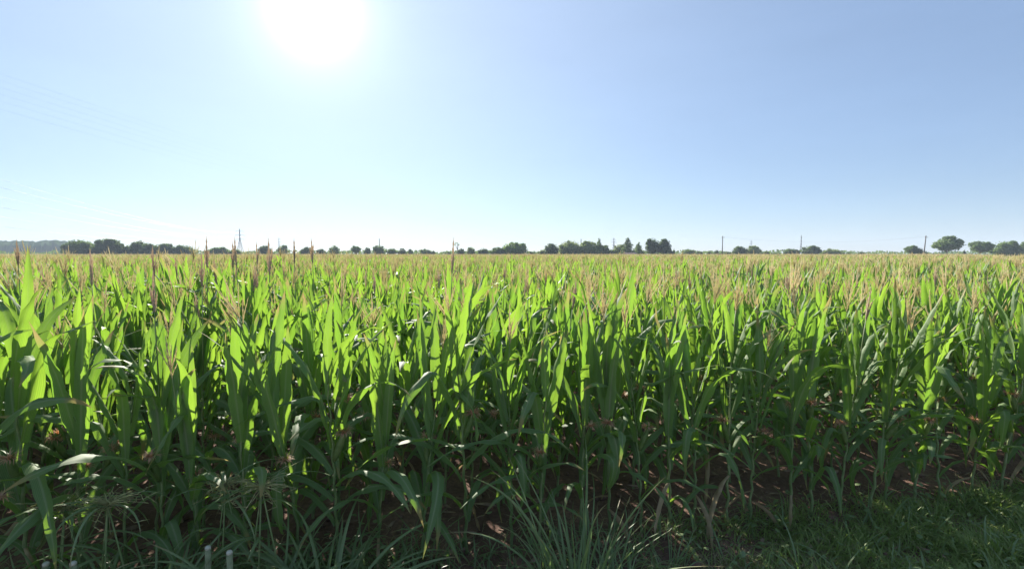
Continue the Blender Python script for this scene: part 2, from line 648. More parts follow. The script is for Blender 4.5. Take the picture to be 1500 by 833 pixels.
def make_tree(name, px, wpx, top, style, dist, tone, label, cat='tree', group=None, seed=0):
    r = random.Random(seed * 7 + 3)
    base = at(px, 372, dist)
    base.z = 0
    H = at(px, top, dist).z
    Wd = wpx / F * dist
    root = empty(name, base)
    tag(root, label, cat, group)
    tr, cr = MB(), MB()
    lobes = []
    size = max(0.30, Wd * 0.036)
    n = int(2600 + 100 * wpx)
    def dome(cx, z0, z1, hw, nl, sm):
        # a full rounded crown with bumps of foliage over it
        c = (cx * Wd, 0, (z0 + z1) / 2)
        ax = (hw * Wd, hw * Wd * .85, (z1 - z0) / 2 * 0.9)
        lobes.append((c, ax))
        lobes.append((c, tuple(q * .75 for q in ax)))
        for _ in range(nl):
            d = Vector((r.gauss(0, 1), r.gauss(0, 1), r.gauss(0.35, .8))).normalized()
            q = r.uniform(.78, 1.0)
            s = r.uniform(.6, 1.3) * sm * Wd
            lobes.append(((c[0] + d.x * ax[0] * q, d.y * ax[1] * q, c[2] + d.z * ax[2] * q), (s, s, s * .8)))
    if style == 'umbrella':
        dome(0, H * .30, H * .97, .43, 16, .10)
        trunk_top = H * 0.62
    elif style == 'conifer':
        for i in range(9):
            q = i / 8
            s = Wd * 0.56 * (1 - q ** 1.4 * 0.84) * r.uniform(.75, 1.15)
            lobes.append(((r.gauss(0, .03) * Wd, r.gauss(0, .03) * Wd, H * (0.16 + 0.78 * q)), (s, s, H * 0.075)))
            for j in range(4):
                a = r.uniform(0, 6.28)
                lobes.append(((math.cos(a) * s * .75, math.sin(a) * s * .75, H * (0.13 + 0.78 * q)), (s * .4, s * .4, H * 0.04)))
        trunk_top = H * 0.95
    elif style == 'bare':
        for i in range(7):
            a = r.uniform(0, 6.28)
            lobes.append(((math.cos(a) * Wd * .25, math.sin(a) * Wd * .25, H * r.uniform(0.78, 0.97)), (Wd * .12, Wd * .12, H * .05)))
        trunk_top = H * 0.95
        n = 110
    elif style == 'bush':
        for i in range(10):
            x = r.uniform(-.42, .42)
            hh = H * r.uniform(0.55, 0.97) * (1 - 0.8 * x * x)
            lobes.append(((x * Wd, r.uniform(-.2, .2) * Wd, hh * 0.42), (Wd * r.uniform(.16, .26), Wd * .22, hh * 0.56)))
        trunk_top = H * 0.5
    else:   # round, wide and twin crowns
        if style == 'twin':
            dome(-.22, H * .06, H * .97, .27, 12, .075)
            dome(.23, H * .06, H * .93, .26, 12, .075)
        else:
            dome(r.uniform(-.03, .03), -H * (.22 if style == 'wide' else .05), H * .96, .44, 16, .10)
        trunk_top = H * 0.6
    leaf_cloud(cr, r, lobes, n, size, 0.62 if style != 'conifer' else 0.3)
    tw0 = max(0.10, H * 0.022)
    bend = r.gauss(0, .03) * H
    mid = Vector((bend, 0, trunk_top * 0.55))
    tr.tube([(0, 0, -0.1), (bend * .4, 0, trunk_top * 0.25), mid, (bend * 1.2, 0, trunk_top)], [tw0 * 1.25, tw0, tw0 * .75, tw0 * .35], 7)
    for c, s in (lobes if style in ('umbrella', 'bare', 'round', 'wide', 'twin') else []):
        c = Vector(c)
        if c.z < H * .3:
            continue
        tr.tube([mid * r.uniform(.7, 1.05), mid.lerp(c, 0.55) + Vector((0, 0, -.03 * H)), c], [tw0 * .45, tw0 * .28, tw0 * .1], 4)
    tr.build('trunk', M['bark'], root)
    cr.build('crown', CROWN[tone], root, smooth=False)
    return root


TREES = [
    # px, width, top, style, dist, tone, name, label, short form
    (117, 50, 348.5, 'wide', 300, 'dark', 'broadleaf_tree', 'broad dark tree on the horizon just beside the blue hill', 'the dark tree beside the hill'),
    (160, 48, 348.0, 'wide', 302, 'dark', 'broadleaf_tree', 'second broad dark tree from the blue hill, touching its neighbour', 'the second dark tree'),
    (208, 48, 353, 'wide', 310, 'dark', 'broadleaf_tree', 'lower dark tree after a small notch in the dark tree group', 'the lower notched tree'),
    (240, 36, 354.5, 'wide', 318, 'dark', 'broadleaf_tree', 'dark tree joined to the long sloping crown by the tall spike', 'the joined dark tree'),
    (268, 38, 357, 'wide', 322, 'dark', 'broadleaf_tree', 'dark tree sloping down towards the gap with the tall spike', 'the sloping dark crown'),
    (320, 36, 360.5, 'wide', 340, 'mid', 'broadleaf_tree', 'low grey green tree just left of the faint lattice pylon', 'the low grey green tree'),
    (345, 20, 363, 'bush', 345, 'mid', 'bush', 'low bush under the tall faint lattice pylon', 'the bush under the faint pylon'),
    (387, 23, 358, 'round', 335, 'dark', 'broadleaf_tree', 'rounded dark tree between two tall maize spikes and the faint pylon', 'the rounded dark tree'),
    (415, 19, 357, 'round', 350, 'mid', 'broadleaf_tree', 'small pale hazy tree beside the thin far mast', 'the hazy tree by the mast'),
    (450, 24, 361, 'wide', 345, 'dark', 'broadleaf_tree', 'low wide dark tree between the hazy tree and its smaller neighbour', 'the low wide dark tree'),
    (470, 16, 363, 'round', 345, 'dark', 'broadleaf_tree', 'small dark tree crowded against the low wide dark tree', 'the small crowded dark tree'),
    (490, 19, 358.5, 'round', 335, 'mid', 'broadleaf_tree', 'ragged round tree standing alone before a wide gap', 'the ragged lone round tree'),
    (521, 17, 359, 'umbrella', 335, 'mid', 'broadleaf_tree', 'small mushroom shaped tree with its trunk showing', 'the mushroom shaped tree'),
    (538, 11, 361, 'round', 338, 'dark', 'broadleaf_tree', 'narrow dark tree right beside the mushroom shaped tree', 'the narrow dark tree'),
    (555, 22, 357.5, 'round', 338, 'mid', 'broadleaf_tree', 'round tree with a thin pole rising out of its top', 'the tree under the thin pole'),
    (574, 17, 362, 'wide', 338, 'dark', 'broadleaf_tree', 'squat dark tree close right of the tree with the pole', 'the squat tree by the pole'),
    (589, 15, 363, 'wide', 338, 'dark', 'broadleaf_tree', 'small dark tree ending the clump beside the thin pole', 'the dark tree ending the clump'),
    (601, 9, 363.5, 'round', 380, 'mid', 'broadleaf_tree', 'tiny hazy tree standing apart from the pole clump', 'the tiny hazy lone tree'),
    (622, 19, 363.5, 'wide', 370, 'mid', 'broadleaf_tree', 'small hazy tree just left of the straight tall maize spike', 'the small hazy tree'),
    (633, 9, 364.5, 'bush', 370, 'mid', 'bush', 'tiny bush at the right foot of a small hazy tree', 'the tiny bush'),
    (655, 11, 366.5, 'bush', 370, 'mid', 'bush', 'tiny low bush just right of the straight tall maize spike', 'the bush right of the spike'),
    (675, 13, 363, 'round', 330, 'dark', 'broadleaf_tree', 'small dark tree below the spindly bare topped tree', 'the spindly tree'),
    (669, 12, 354.5, 'bare', 328, 'mid', 'spindly_tree', 'spindly nearly bare tree poking above the small trees', 'the bare spindly top'),
    (690, 15, 360, 'round', 325, 'light', 'broadleaf_tree', 'small yellow green tree left of the big dark grove', 'the yellow green tree'),
    (708, 17, 362, 'round', 330, 'dark', 'broadleaf_tree', 'blue grey tree between the yellow green tree and the dark grove', 'the blue grey tree'),
    (729, 28, 360, 'wide', 290, 'dark', 'broadleaf_tree', 'very dark low tree leaning against the big domed tree', 'the very dark low tree'),
    (752, 46, 353.5, 'wide', 300, 'mid', 'broadleaf_tree', 'big dome shaped tree near the middle of the horizon', 'the big dome shaped tree'),
    (779, 13, 366, 'bush', 330, 'mid', 'bush', 'low bush in the gap right of the dome shaped tree', 'the bush in the gap'),
    (794, 12, 363, 'bush', 310, 'light', 'bush', 'low brownish bush left of the round dark tree', 'the brownish bush'),
    (809, 26, 354.5, 'round', 300, 'dark', 'broadleaf_tree', 'round dark tree left of the long pale mixed grove', 'the round dark tree'),
    (836, 38, 350, 'round', 305, 'light', 'broadleaf_tree', 'tall pale green tree at the left of the mixed grove', 'the tall pale tree'),
    (861, 36, 351.5, 'round', 305, 'light', 'broadleaf_tree', 'pale loose crowned tree in the middle of the mixed grove', 'the loose pale tree'),
    (877, 14, 348, 'conifer', 300, 'mid', 'conifer_tree', 'thin pointed conifer rising from the mixed grove', 'the thin pointed conifer'),
    (881, 30, 358, 'round', 300, 'mid', 'broadleaf_tree', 'mid green tree sloping off the right end of the mixed grove', 'the tree ending the mixed grove'),
    (894, 22, 363.5, 'bush', 300, 'dark', 'bush', 'low dark bush under the crossarmed pylon right of the grove', 'the crossarmed pylon'),
    (907, 22, 356, 'round', 305, 'light', 'broadleaf_tree', 'pale tree between the crossarmed pylon and the tall conifer', 'the pale tree by the conifer'),
    (919, 24, 347.5, 'conifer', 295, 'dark', 'conifer_tree', 'tall dark tiered conifer behind the small tiled roof', 'the tall tiered conifer'),
    (935, 18, 354, 'conifer', 295, 'mid', 'conifer_tree', 'shorter conical tree right of the tall tiered conifer', 'the shorter conical tree'),
    (964, 39, 346.8, 'twin', 290, 'dark', 'broadleaf_tree', 'large very dark tree with two joined round crowns', 'the twin crowned dark tree'),
    (984, 9, 360, 'bush', 290, 'dark', 'bush', 'small dark bush at the right foot of the twin crowned tree', 'the bush beside the twin crown'),
    (1008, 21, 363, 'wide', 330, 'mid', 'broadleaf_tree', 'low rounded tree between the twin crown and the utility pole', 'the low rounded tree'),
    (1024, 11, 365, 'bush', 330, 'dark', 'bush', 'small dark bush right of a low rounded tree', 'the small dark bush'),
    (1040, 15, 366, 'bush', 330, 'dark', 'bush', 'low dark bush just left of the straight utility pole', 'the bush left of the pole'),
    (1052, 14, 363.5, 'bush', 320, 'dark', 'bush', 'dark bush touching the foot of the straight utility pole', 'the bush touching the pole'),
    (1066, 14, 366.5, 'bush', 330, 'dark', 'bush', 'low dark bush just right of the straight utility pole', 'the bush right of the pole'),
    (1083, 24, 359, 'round', 320, 'dark', 'broadleaf_tree', 'dark ragged tree under the thin distant mast', 'the dark ragged tree'),
    (1103, 24, 358.5, 'round', 320, 'light', 'broadleaf_tree', 'brownish round tree joined to the dark ragged tree', 'the brownish round tree'),
    (1119, 13, 365, 'bush', 320, 'dark', 'bush', 'small dark bush trailing right of the brownish tree', 'the trailing dark bush'),
    (1136, 16, 367.5, 'bush', 350, 'mid', 'bush', 'very low green bush alone before the slim pylon', 'the low bush before the pylon'),
    (1161, 24, 363, 'round', 325, 'dark', 'broadleaf_tree', 'dark uneven tree at the foot of the slim pylon', 'the slim pylon'),
    (1190, 29, 358, 'round', 325, 'dark', 'broadleaf_tree', 'dark round tree just right of the slim pylon', 'the dark tree beside the pylon'),
    (1219, 30, 363.5, 'wide', 330, 'light', 'broadleaf_tree', 'low brownish tree trailing off right of the slim pylon', 'the low brownish tree'),
    (1238, 12, 368, 'bush', 330, 'dark', 'bush', 'flat low bush ending the brownish tree clump', 'the flat low bush'),
    (1261, 11, 366.5, 'bush', 340, 'mid', 'bush', 'single small bush in the wide empty stretch of horizon', 'the single small bush'),
    (1335, 21, 358.5, 'umbrella', 280, 'mid', 'broadleaf_tree', 'small flat topped tree just left of the leaning pole', 'the flat topped tree'),
    (1350, 18, 361, 'bush', 278, 'dark', 'bush', 'dark spiky bush wrapped around the leaning pole', 'the spiky bush at the pole'),
    (1388, 43, 346.8, 'umbrella', 270, 'mid', 'broadleaf_tree', 'largest spreading tree, with a wide crown and trunks below', 'the largest spreading tree'),
    (1413, 8, 365, 'bush', 275, 'dark', 'bush', 'small dark bush right of the largest spreading tree', 'the bush by the spreading tree'),
    (1436, 32, 352, 'umbrella', 272, 'mid', 'broadleaf_tree', 'airy spreading tree on a bare trunk, second of the right hand group', 'the airy spreading tree'),
    (1474, 42, 351, 'wide', 275, 'mid', 'broadleaf_tree', 'full leafy tree close to the right picture edge', 'the full leafy tree'),
    (1506, 30, 351, 'wide', 275, 'mid', 'broadleaf_tree', 'leafy tree cut by the right picture edge', 'the right picture edge'),
]
LAND = [(18, 'the spike before the hill'), (60, 'the blue hill'), (293, 'the tall thin spike')]
for i, (px, w, top, style, dist, tone, nm, lab, nick) in enumerate(TREES):
    make_tree(nm, px, w, top, style, dist, tone, lab, 'bush' if nm == 'bush' else 'tree',
              'trees and bushes along the horizon', seed=i)
    LAND.append((px, nick))
LAND += [(1285, 'the empty horizon'), (1308, 'the gap before the pole')]
LAND.sort()

# a low far wood closing the horizon
far = MB()
fr = random.Random(77)
for i in range(8000):
    px = fr.uniform(-220, 1720)
    d = fr.uniform(420, 560)
    lim = 367.6 + 1.7 * math.sin(px * 0.031) * math.sin(px * 0.0117 + 1) + 1.0 * math.sin(px * .13)
    if 1240 < px < 1320:
        lim += 1.2
    p = at(px, 372, d)
    hz = at(px, lim, d).z
    p.z = hz * fr.random() ** 0.7
    nrm = Vector((fr.gauss(0, .5), -1, fr.gauss(0.3, .5))).normalized()
    t = nrm.cross(Vector((fr.gauss(0, 1), fr.gauss(0, 1), fr.gauss(0, 1)))).normalized()
    b = nrm.cross(t)
    s = fr.uniform(0.7, 1.6)
    far.add([p - t * s, p + b * s * .7, p + t * s, p - b * s * .7], [(0, 1, 2, 3)])
tag(far.build('distant_woods', CROWN['dark'], smooth=False), 'thin hazy line of far woods along the horizon', 'woods', kind='stuff')

# the wooded hill far off on the left
hill = MB()
hr = random.Random(4)
NX, NY = 220, 14
vs, fs = [], []
for j in range(NY + 1):
    for i in range(NX + 1):
        px = -420 + 860 * i / NX
        d = 700 + 420 * j / NY
        topy = 352.5 + max(0, px - 40) * 0.055 + 1.3 * math.sin(px * .05) + 0.8 * math.sin(px * .021 + 2)
        if px > 150:
            topy += (px - 150) * 0.03
        topy += 1.1 * math.sin(px * .33) * math.sin(px * .19 + 1) + hr.uniform(-.5, .5)
        topy = min(topy, 371.5)
        z = at(px, topy, 800).z
        q = math.sin(math.pi * (j / NY) ** 0.6) ** 0.7 if 0 < j < NY else 0
        p = at(px, 372, d)
        bump = (hr.uniform(-1, 1.6) if 0 < j < NY else 0) * (1.3 if z > 6 else .2)
        p.z = max(-0.5, z * q * d / 800 + bump) if q else -0.5
        vs.append(p)
for j in range(NY):
    for i in range(NX):
        a = j * (NX + 1) + i
        fs.append((a, a + 1, a + NX + 2, a + NX + 1))
hill.add(vs, fs)
M['hill'] = plain_material('wooded_hillside', (0.02, 0.045, 0.02), (0.055, 0.085, 0.03), 0.05, 1.0, spec=0.0, obj_random=0)
tag(hill.build('hills', M['hill'], smooth=False), 'low wooded blue hazy hill far off behind the field', 'hill', kind='structure')

# ------------------------------------------------------------------ poles, pylons and wires
M['steel'] = plain_material('galvanised_steel', (0.22, 0.23, 0.24), (0.32, 0.33, 0.34), 2, 0.5)
M['wood'] = plain_material('weathered_pole_wood', (0.10, 0.085, 0.07), (0.17, 0.145, 0.12), 4, 0.85)
M['wire'] = plain_material('aluminium_wire', (0.18, 0.19, 0.21), (0.24, 0.25, 0.27), 2, 0.5)
M['glass'] = plain_material('insulator_glaze', (0.12, 0.08, 0.06), (0.2, 0.15, 0.11), 2, 0.3)


def pylon(px, top, dist, label, width=0.11, arms=(0.62, 0.77, 0.92), turn=0.3, thick=0.17):
    base = at(px, 372, dist)
    base.z = 0
    H = at(px, top, dist).z
    root = empty('lattice_pylon', base, turn)
    tag(root, label, 'pylon')
    mb = MB()
    w0 = H * width

    def corner(k, z):
        w = w0 * (1 - 0.86 * min(1, z / (H * 0.6))) if z < H * .6 else w0 * 0.14 * (1 - 0.6 * (z / H - .6) / .4)
        return Vector(((1 if k in (0, 3) else -1) * w, (1 if k < 2 else -1) * w, z))
    lev = [H * q for q in (0, .14, .27, .39, .5, .6, .7, .8, .9, 1.0)]
    for k in range(4):
        mb.tube([corner(k, z) for z in lev], [thick] * len(lev), 4)
        for i in range(len(lev) - 1):
            a, b = (corner(k, lev[i]), corner((k + 1) % 4, lev[i + 1]))
            mb.tube([a, b], [thick * .55] * 2, 3)
            a, b = (corner((k + 1) % 4, lev[i]), corner(k, lev[i + 1]))
            mb.tube([a, b], [thick * .55] * 2, 3)
    mb.build('mast', M['steel'], root, smooth=False)
    tips = []
    for i, q in enumerate(arms):
        z = H * q
        L = H * (0.13 if i != 1 else 0.16)
        am = MB()
        for s in (-1, 1):
            for y in (-.25, .25):
                am.tube([(0, y, z + 0.02 * H), (s * L, 0, z)], [thick * .7, thick * .5], 3)
                am.tube([(0, y, z - 0.015 * H), (s * L, 0, z)], [thick * .7, thick * .5], 3)
        ao = am.build('crossarm', M['steel'], root, smooth=False)
        for s in (-1, 1):
            im = MB()
            im.tube([(s * L, 0, z), (s * L, 0, z - 0.045 * H)], [thick * .7] * 2, 5)
            im.build('insulator', M['glass'], ao)
            tips.append(Matrix.Translation(base) @ Matrix.Rotation(turn, 4, 'Z') @ Vector((s * L, 0, z - 0.045 * H)))
    tips.append(base + Vector((0, 0, H)))
    return tips


def utility_pole(px, top, dist, label, lean=0.0, arm=True):
    base = at(px, 372, dist)
    base.z = 0
    H = at(px, top, dist).z
    root = empty('utility_pole', base)
    root.rotation_euler = (0, lean, 0.35)
    tag(root, label, 'pole')
    mb = MB()
    mb.tube([(0, 0, -.3), (0, 0, H)], [0.30, 0.22], 8)
    mb.build('post', M['wood'], root)
    tips = []
    if arm:
        a = MB()
        a.box((0, -.27, H * .93), (2.2, .14, .16))
        ao = a.build('crossarm', M['wood'], root, smooth=False)
        for x in (-1, 0, 1):
            im = MB()
            im.tube([(x, -.27, H * .93 + .08), (x, -.27, H * .93 + .2), (x, -.27, H * .93 + .3)], [.05, .09, .06], 6)
            im.build('insulator', M['glass'], ao)
    return [base + Vector((math.sin(lean) * H + x, 0, H * .93 + .38)) for x in (-1, 0, 1)]


def wire(a, b, sag, label, rad=0.03, group=None, n=28):
    mb = MB()
    pts = []
    for i in range(n + 1):
        s = i / n
        p = a.lerp(b, s)
        p.z -= 4 * sag * s * (1 - s)
        pts.append(p)
    mb.tube(pts, [rad] * (n + 1), 4)
    tag(mb.build('power_line', M['wire']), label, 'power line', group)


t352 = pylon(352, 335, 620, 'tall faint lattice pylon with three crossarms above the left maize tassels', turn=0.9)
pylon(409, 348, 760, 'thin distant lattice mast just left of the pale hazy tree', turn=1.3, width=.07)
t899 = pylon(899, 348.5, 640, 'small crossarmed lattice pylon between the mixed grove and the tall conifer', turn=0.5)
t1173 = pylon(1173, 344.5, 520, 'slim lattice pylon standing over the dark trees right of the utility pole', turn=0.9, width=.075)
pylon(1100, 352, 760, 'faint distant lattice mast rising from the brownish round tree', turn=0.5, width=.06)
p556 = utility_pole(556, 349.5, 345, 'thin bare pole rising out of a round horizon tree', arm=False)
p1058 = utility_pole(1058, 345.5, 300, 'straight wooden utility pole with a crossarm above low bushes')
p1353 = utility_pole(1353, 345, 270, 'leaning wooden utility pole beside the small flat topped tree', lean=0.10)
p847 = utility_pole(851, 350, 310, 'thin dark pole half hidden in the pale mixed grove', arm=False)

# conductors: the far pylon's circuit leaves the picture on the left, high over the field
grp = 'power lines sweeping up to the left'
ends = [(0, 250), (0, 262), (0, 276), (0, 291), (0, 305), (0, 319)]
names = ['uppermost', 'second', 'third', 'fourth', 'fifth', 'lowest']
srt = sorted(t352[:6], key=lambda p: -p.z)
for i, (ex, ey) in enumerate(ends):
    far_end = srt[i]
    e = at(ex, ey, 150)
    b = e + (e - far_end) * 0.35 + Vector((0, 0, 6))
    wire(far_end, b, 9, '%s faint wire of the lower bundle running from the tall left pylon' % names[i], 0.030, grp)
srt = sorted(t899[:6], key=lambda p: -p.z)
ends = [(0, 88), (0, 98), (0, 108), (0, 118), (0, 128), (0, 140)]
for i, (ex, ey) in enumerate(ends):
    e = at(ex, ey, 105)
    b = e + (e - srt[i]) * 0.2 + Vector((0, 0, 8))
    wire(srt[i], b, 17, '%s faint wire of the upper bundle high in the left sky' % names[i], 0.011, grp)
for i in range(3):
    wire(p1058[i], p1353[i] , 3.0, '%s faint wire between the straight and the leaning utility pole' % ('nearest', 'middle', 'farthest')[i], 0.007, 'wires between the utility poles')

# small house roof showing over the crop
hs = empty('farm_house', at(923, 372, 285) * 1)
hs.location.z = 0
hs.rotation_euler = (0, 0, 0.25)
tag(hs, 'tiny tiled farm roof just above the maize under the tall conifer', 'house')
w = MB()
w.box((0, 0, 1.0), (6.4, 4.4, 2.0))
M['wall'] = plain_material('cream_render', (0.42, 0.38, 0.32), (0.52, 0.48, 0.40), 1, 0.9)
M['tiles'] = plain_material('clay_tiles', (0.32, 0.18, 0.13), (0.45, 0.28, 0.21), 6, 0.85)
w.build('wall', M['wall'], hs, smooth=False)
w = MB()
w.add([(-3.6, -2.6, 1.98), (3.6, -2.6, 1.98), (3.6, 0, 3.0), (-3.6, 0, 3.0), (-3.6, 2.6, 1.98), (3.6, 2.6, 1.98),
       (-3.6, -2.6, 2.12), (3.6, -2.6, 2.12), (3.6, 0, 3.15), (-3.6, 0, 3.15), (-3.6, 2.6, 2.12), (3.6, 2.6, 2.12)],
      [(6, 7, 8, 9), (9, 8, 11, 10), (0, 3, 2, 1), (3, 4, 5, 2), (0, 1, 7, 6), (4, 10, 11, 5), (0, 6, 9, 3), (3, 9, 10, 4), (1, 2, 8, 7), (2, 5, 11, 8)])
w.build('roof', M['tiles'], hs, smooth=False)
w = MB()
w.box((-1.2, -2.215, 1.2), (1.0, .03, 1.0))
M['pane'] = plain_material('window_glass', (0.03, 0.04, 0.05), (0.05, 0.06, 0.07), 1, 0.1, spec=0.6)
w.build('window', M['pane'], hs, smooth=False)

# ------------------------------------------------------------------ individual maize plants
nrng = random.Random(31)
VAR = []
LIB = []


def variant(kind, n, spike_top=None):
    res = []
    for i in range(n):
        parts, info = maize_parts(nrng, 0, kind, 1.0, spike_top)
        me = {k: v.mesh(k, M['spike'] if k == 'tassel' and info['tassel'] == 'closed' else
                        M[{'stalk': 'stalk', 'foliage': 'leaf', 'tassel': 'tassel', 'ear': 'husk', 'silk': 'silk', 'withered_leaf': 'dry'}[k]])
              for k, v in parts.items() if v.f}
        res.append((me, info))
    return res


VK = {'closed': variant('closed', 14), 'open': variant('open', 18), 'none': variant('none', 16)}
ROWS = ['front', 'second', 'third', 'fourth', 'fifth', 'sixth', 'seventh']


def place_maize(me, loc, rz, tilt, s):
    root = empty('maize_plant', loc, rz)
    root.rotation_euler = (tilt[0], tilt[1], rz)
    root.scale = (s, s, s)
    objs = {}
    for k, m in me.items():
        o = bpy.data.objects.new(k, m)
        COL.objects.link(o)
        o.parent = root
        objs[k] = o
    if 'silk' in objs:
        objs['silk'].parent = objs['ear']
    return root


records = []
# tall dark closed tassels that stand out against the sky (photograph pixel of the tip)
SPIKES = [(27, 350), (138, 365), (235, 360), (284, 368), (339, 353), (355, 347), (379, 354), (389, 349), (434, 349), (466, 349), (648, 347), (293, 346)]


def px_of(p):
    return 750 + F * p.x / (p.y * CP)


near.append((0, at(-42, 600, 2.95) * 1))
near[-1][1].z = 0
sp_target = {}
for si, (sx, sy) in enumerate(SPIKES):
    # choose a plant that stands in that direction, from a near row
    best = None
    for i, (k, p) in enumerate(near):
        if i in sp_target:
            continue
        d = abs(px_of(p) - sx) + (0 if (1 <= k <= 4) else 14) + 3 * ((si * 7 + k * 3) % 4)
        if best is None or d < best[0]:
            best = (d, i)
    sp_target[best[1]] = si

for i, (k, p) in enumerate(near):
    s = height_at(p.x, p.y) * nrng.uniform(0.90, 1.10)
    tilt = (nrng.gauss(0, .035), nrng.gauss(0, .035) + (0.06 if p.x > 2 else 0))
    rz = nrng.uniform(0, 6.28)
    if i in sp_target:
        sx, sy = SPIKES[sp_target[i]]
        q = at(sx, sy, p.y)
        p = Vector((q.x, p.y, 0))
        kind = 'closed'
        me, info = variant('closed', 1, q.z / s)[0]
        tilt = (nrng.gauss(0, .02), nrng.gauss(0, .03))
    else:
        wts = [0.12, 0.38, 0.50] if p.x < 0.6 else [0.12, 0.66, 0.22]
        kind = nrng.choices(['closed', 'open', 'none'], wts)[0]
        me, info = VK[kind][nrng.randrange(len(VK[kind]))]
    if i not in sp_target and 'tassel' in me:
        s = min(s, nrng.uniform(2.16, 2.29) / max(v.co.z for v in me['tassel'].vertices))
    root = place_maize(me, p, rz, tilt, s)
    records.append([root, k, p, info, i in sp_target, s])

# labels: what its top looks like, its row, and what it stands in line with on the horizon
for rec in records:
    root, k, p, info, spk, s = rec
    px = px_of(p)
    j = min(range(len(LAND)), key=lambda q: abs(LAND[q][0] - px))
    off = px - LAND[j][0]
    pos = 'below' if abs(off) < 5 else ('just left of' if off < 0 else 'just right of')
    if spk:
        look = 'maize with a tall dark spike'
    else:
        look = {'closed': 'closed-tassel maize', 'open': 'open-tassel maize', 'none': 'untasselled leafy maize'}[info['tassel']]
    rec.append((look, ROWS[k], pos, LAND[j][1], px))
from collections import defaultdict
seen = defaultdict(list)
for rec in records:
    look, rw, pos, nick, px = rec[-1]
    seen['%s, %s row, %s %s' % (look, rw, pos, nick)].append(rec)
for lab, rs in seen.items():
    if len(rs) == 1:
        labs = [lab]
    else:
        rs.sort(key=lambda q: q[-1][-1])
        nm = {2: ['left', 'right'], 3: ['left one', 'middle one', 'right one']}.get(len(rs)) or ['%s from left' % w for w in ('first', 'second', 'third', 'fourth', 'fifth', 'sixth')][:len(rs)]
        labs = ['%s (%s)' % (lab, n_) for n_ in nm]
    for rec, l in zip(rs, labs):
        if len(l.split()) > 16:
            l = l.replace('just ', '')
        tag(rec[0], l, 'maize plant', 'maize plants in the nearest rows')

# ------------------------------------------------------------------ ground
m, nt, out = new_mat('bare_earth')
geo = nt.nodes.new('ShaderNodeNewGeometry')
n1 = noise(nt, 1.3, 6, geo.outputs['Position'])
n2 = noise(nt, 22, 5, geo.outputs['Position'], 0.7)
col = ramp(nt, n1, [(0.3, (0.14, 0.085, 0.07)), (0.55, (0.23, 0.145, 0.115)), (0.75, (0.33, 0.22, 0.165))])
col = mixc(nt, 0.7, col, ramp(nt, n2, [(0.25, (0.35, 0.33, 0.32)), (0.8, (1.25, 1.2, 1.1))]), 'MULTIPLY')
bs = nt.nodes.new('ShaderNodeBsdfPrincipled')
nt.links.new(col, bs.inputs['Base Color'])
bs.inputs['Roughness'].default_value = 0.95
bs.inputs['Specular IOR Level'].default_value = 0.1
bp = nt.nodes.new('ShaderNodeBump')
bp.inputs['Strength'].default_value = 0.7
bp.inputs['Distance'].default_value = 0.03
nt.links.new(n2, bp.inputs['Height'])
nt.links.new(bp.outputs[0], bs.inputs['Normal'])
nt.links.new(bs.outputs[0], out.inputs[0])
M['soil'] = m
g = MB()
xs = [-1600, -400, -100, -40] + [-20 + 0.4 * i for i in range(101)] + [40, 100, 400, 1600]
ys = [-60, -30, -10] + [-4 + 0.4 * i for i in range(71)] + [40, 100, 400, 1600]
gr = random.Random(9)


def ground_z(x, y):
    if abs(x) > 19 or y > 23 or y < -3:
        return 0.0
    d = (Vector((x, y, 0)) - ORG).dot(NV)
    z = 0.02 * math.sin(x * 1.7 + y) * math.sin(y * 1.3)
    if d > -0.4:
        z += 0.025 * math.cos(2 * math.pi * d / ROW)
    else:
        z += 0.03 * min(1, -d - .4)
    return z


vs = [(x, y, ground_z(x, y)) for y in ys for x in xs]
nx = len(xs)
g.add(vs, [(j * nx + i, j * nx + i + 1, (j + 1) * nx + i + 1, (j + 1) * nx + i) for j in range(len(ys) - 1) for i in range(nx - 1)])
tag(g.build('ground', M['soil']), 'bare brown earth under and in front of the maize', 'ground', kind='structure')

M['bounce_road'] = plain_material('bounce_roadway', (0.40, 0.37, 0.33), (0.50, 0.47, 0.42), 3, 0.9, bump=0.2, obj_random=0)  # pale roadway out of view, added to bounce sunlight into the crop front
rd = MB()
rd.box((0, -4.6, 0.02), (400, 6.4, 0.06))
tag(rd.build('bounce_road', M['bounce_road'], smooth=False), 'unseen pale roadway added behind the camera to bounce light', 'bounce_road', kind='structure')

M['bounce_straw'] = plain_material('bounce_straw_colour', (0.36, 0.29, 0.17), (0.50, 0.41, 0.26), 1.5, 0.9, bump=0.4, obj_random=0)  # straw ground out of view, invented as warm fill for the shaded maize
sb = MB()
sb.box((0, -34.5, 0.01), (400, 53.0, 0.05))
tag(sb.build('bounce_ground', M['bounce_straw'], smooth=False), 'unseen straw coloured ground added beyond the roadway to bounce light', 'ground', kind='structure')

# ------------------------------------------------------------------ grasses and weeds of the verge
M['grass'] = leaf_material('verge_grass', (0.20, 0.28, 0.075), (0.35, 0.42, 0.14), (0.32, 0.48, 0.07), 0.35, rough=0.5, spec=0.3)
M['weed'] = leaf_material('weed_blade', (0.17, 0.25, 0.095), (0.28, 0.36, 0.17), (0.22, 0.34, 0.05), 0.35, rough=0.45, spec=0.4, rib=(0.2, 0.26, 0.14), tip=(0.3, 0.25, 0.12))
M['pale'] = leaf_material('pale_grass_blade', (0.17, 0.25, 0.10), (0.28, 0.36, 0.17), (0.32, 0.44, 0.10), 0.4, rough=0.5, spec=0.35, rib=(0.3, 0.36, 0.2), tip=(0.36, 0.3, 0.16))
M['hay'] = leaf_material('dry_grass', (0.30, 0.27, 0.15), (0.46, 0.41, 0.24), (0.4, 0.32, 0.14), 0.3, rough=0.7, spec=0.2)
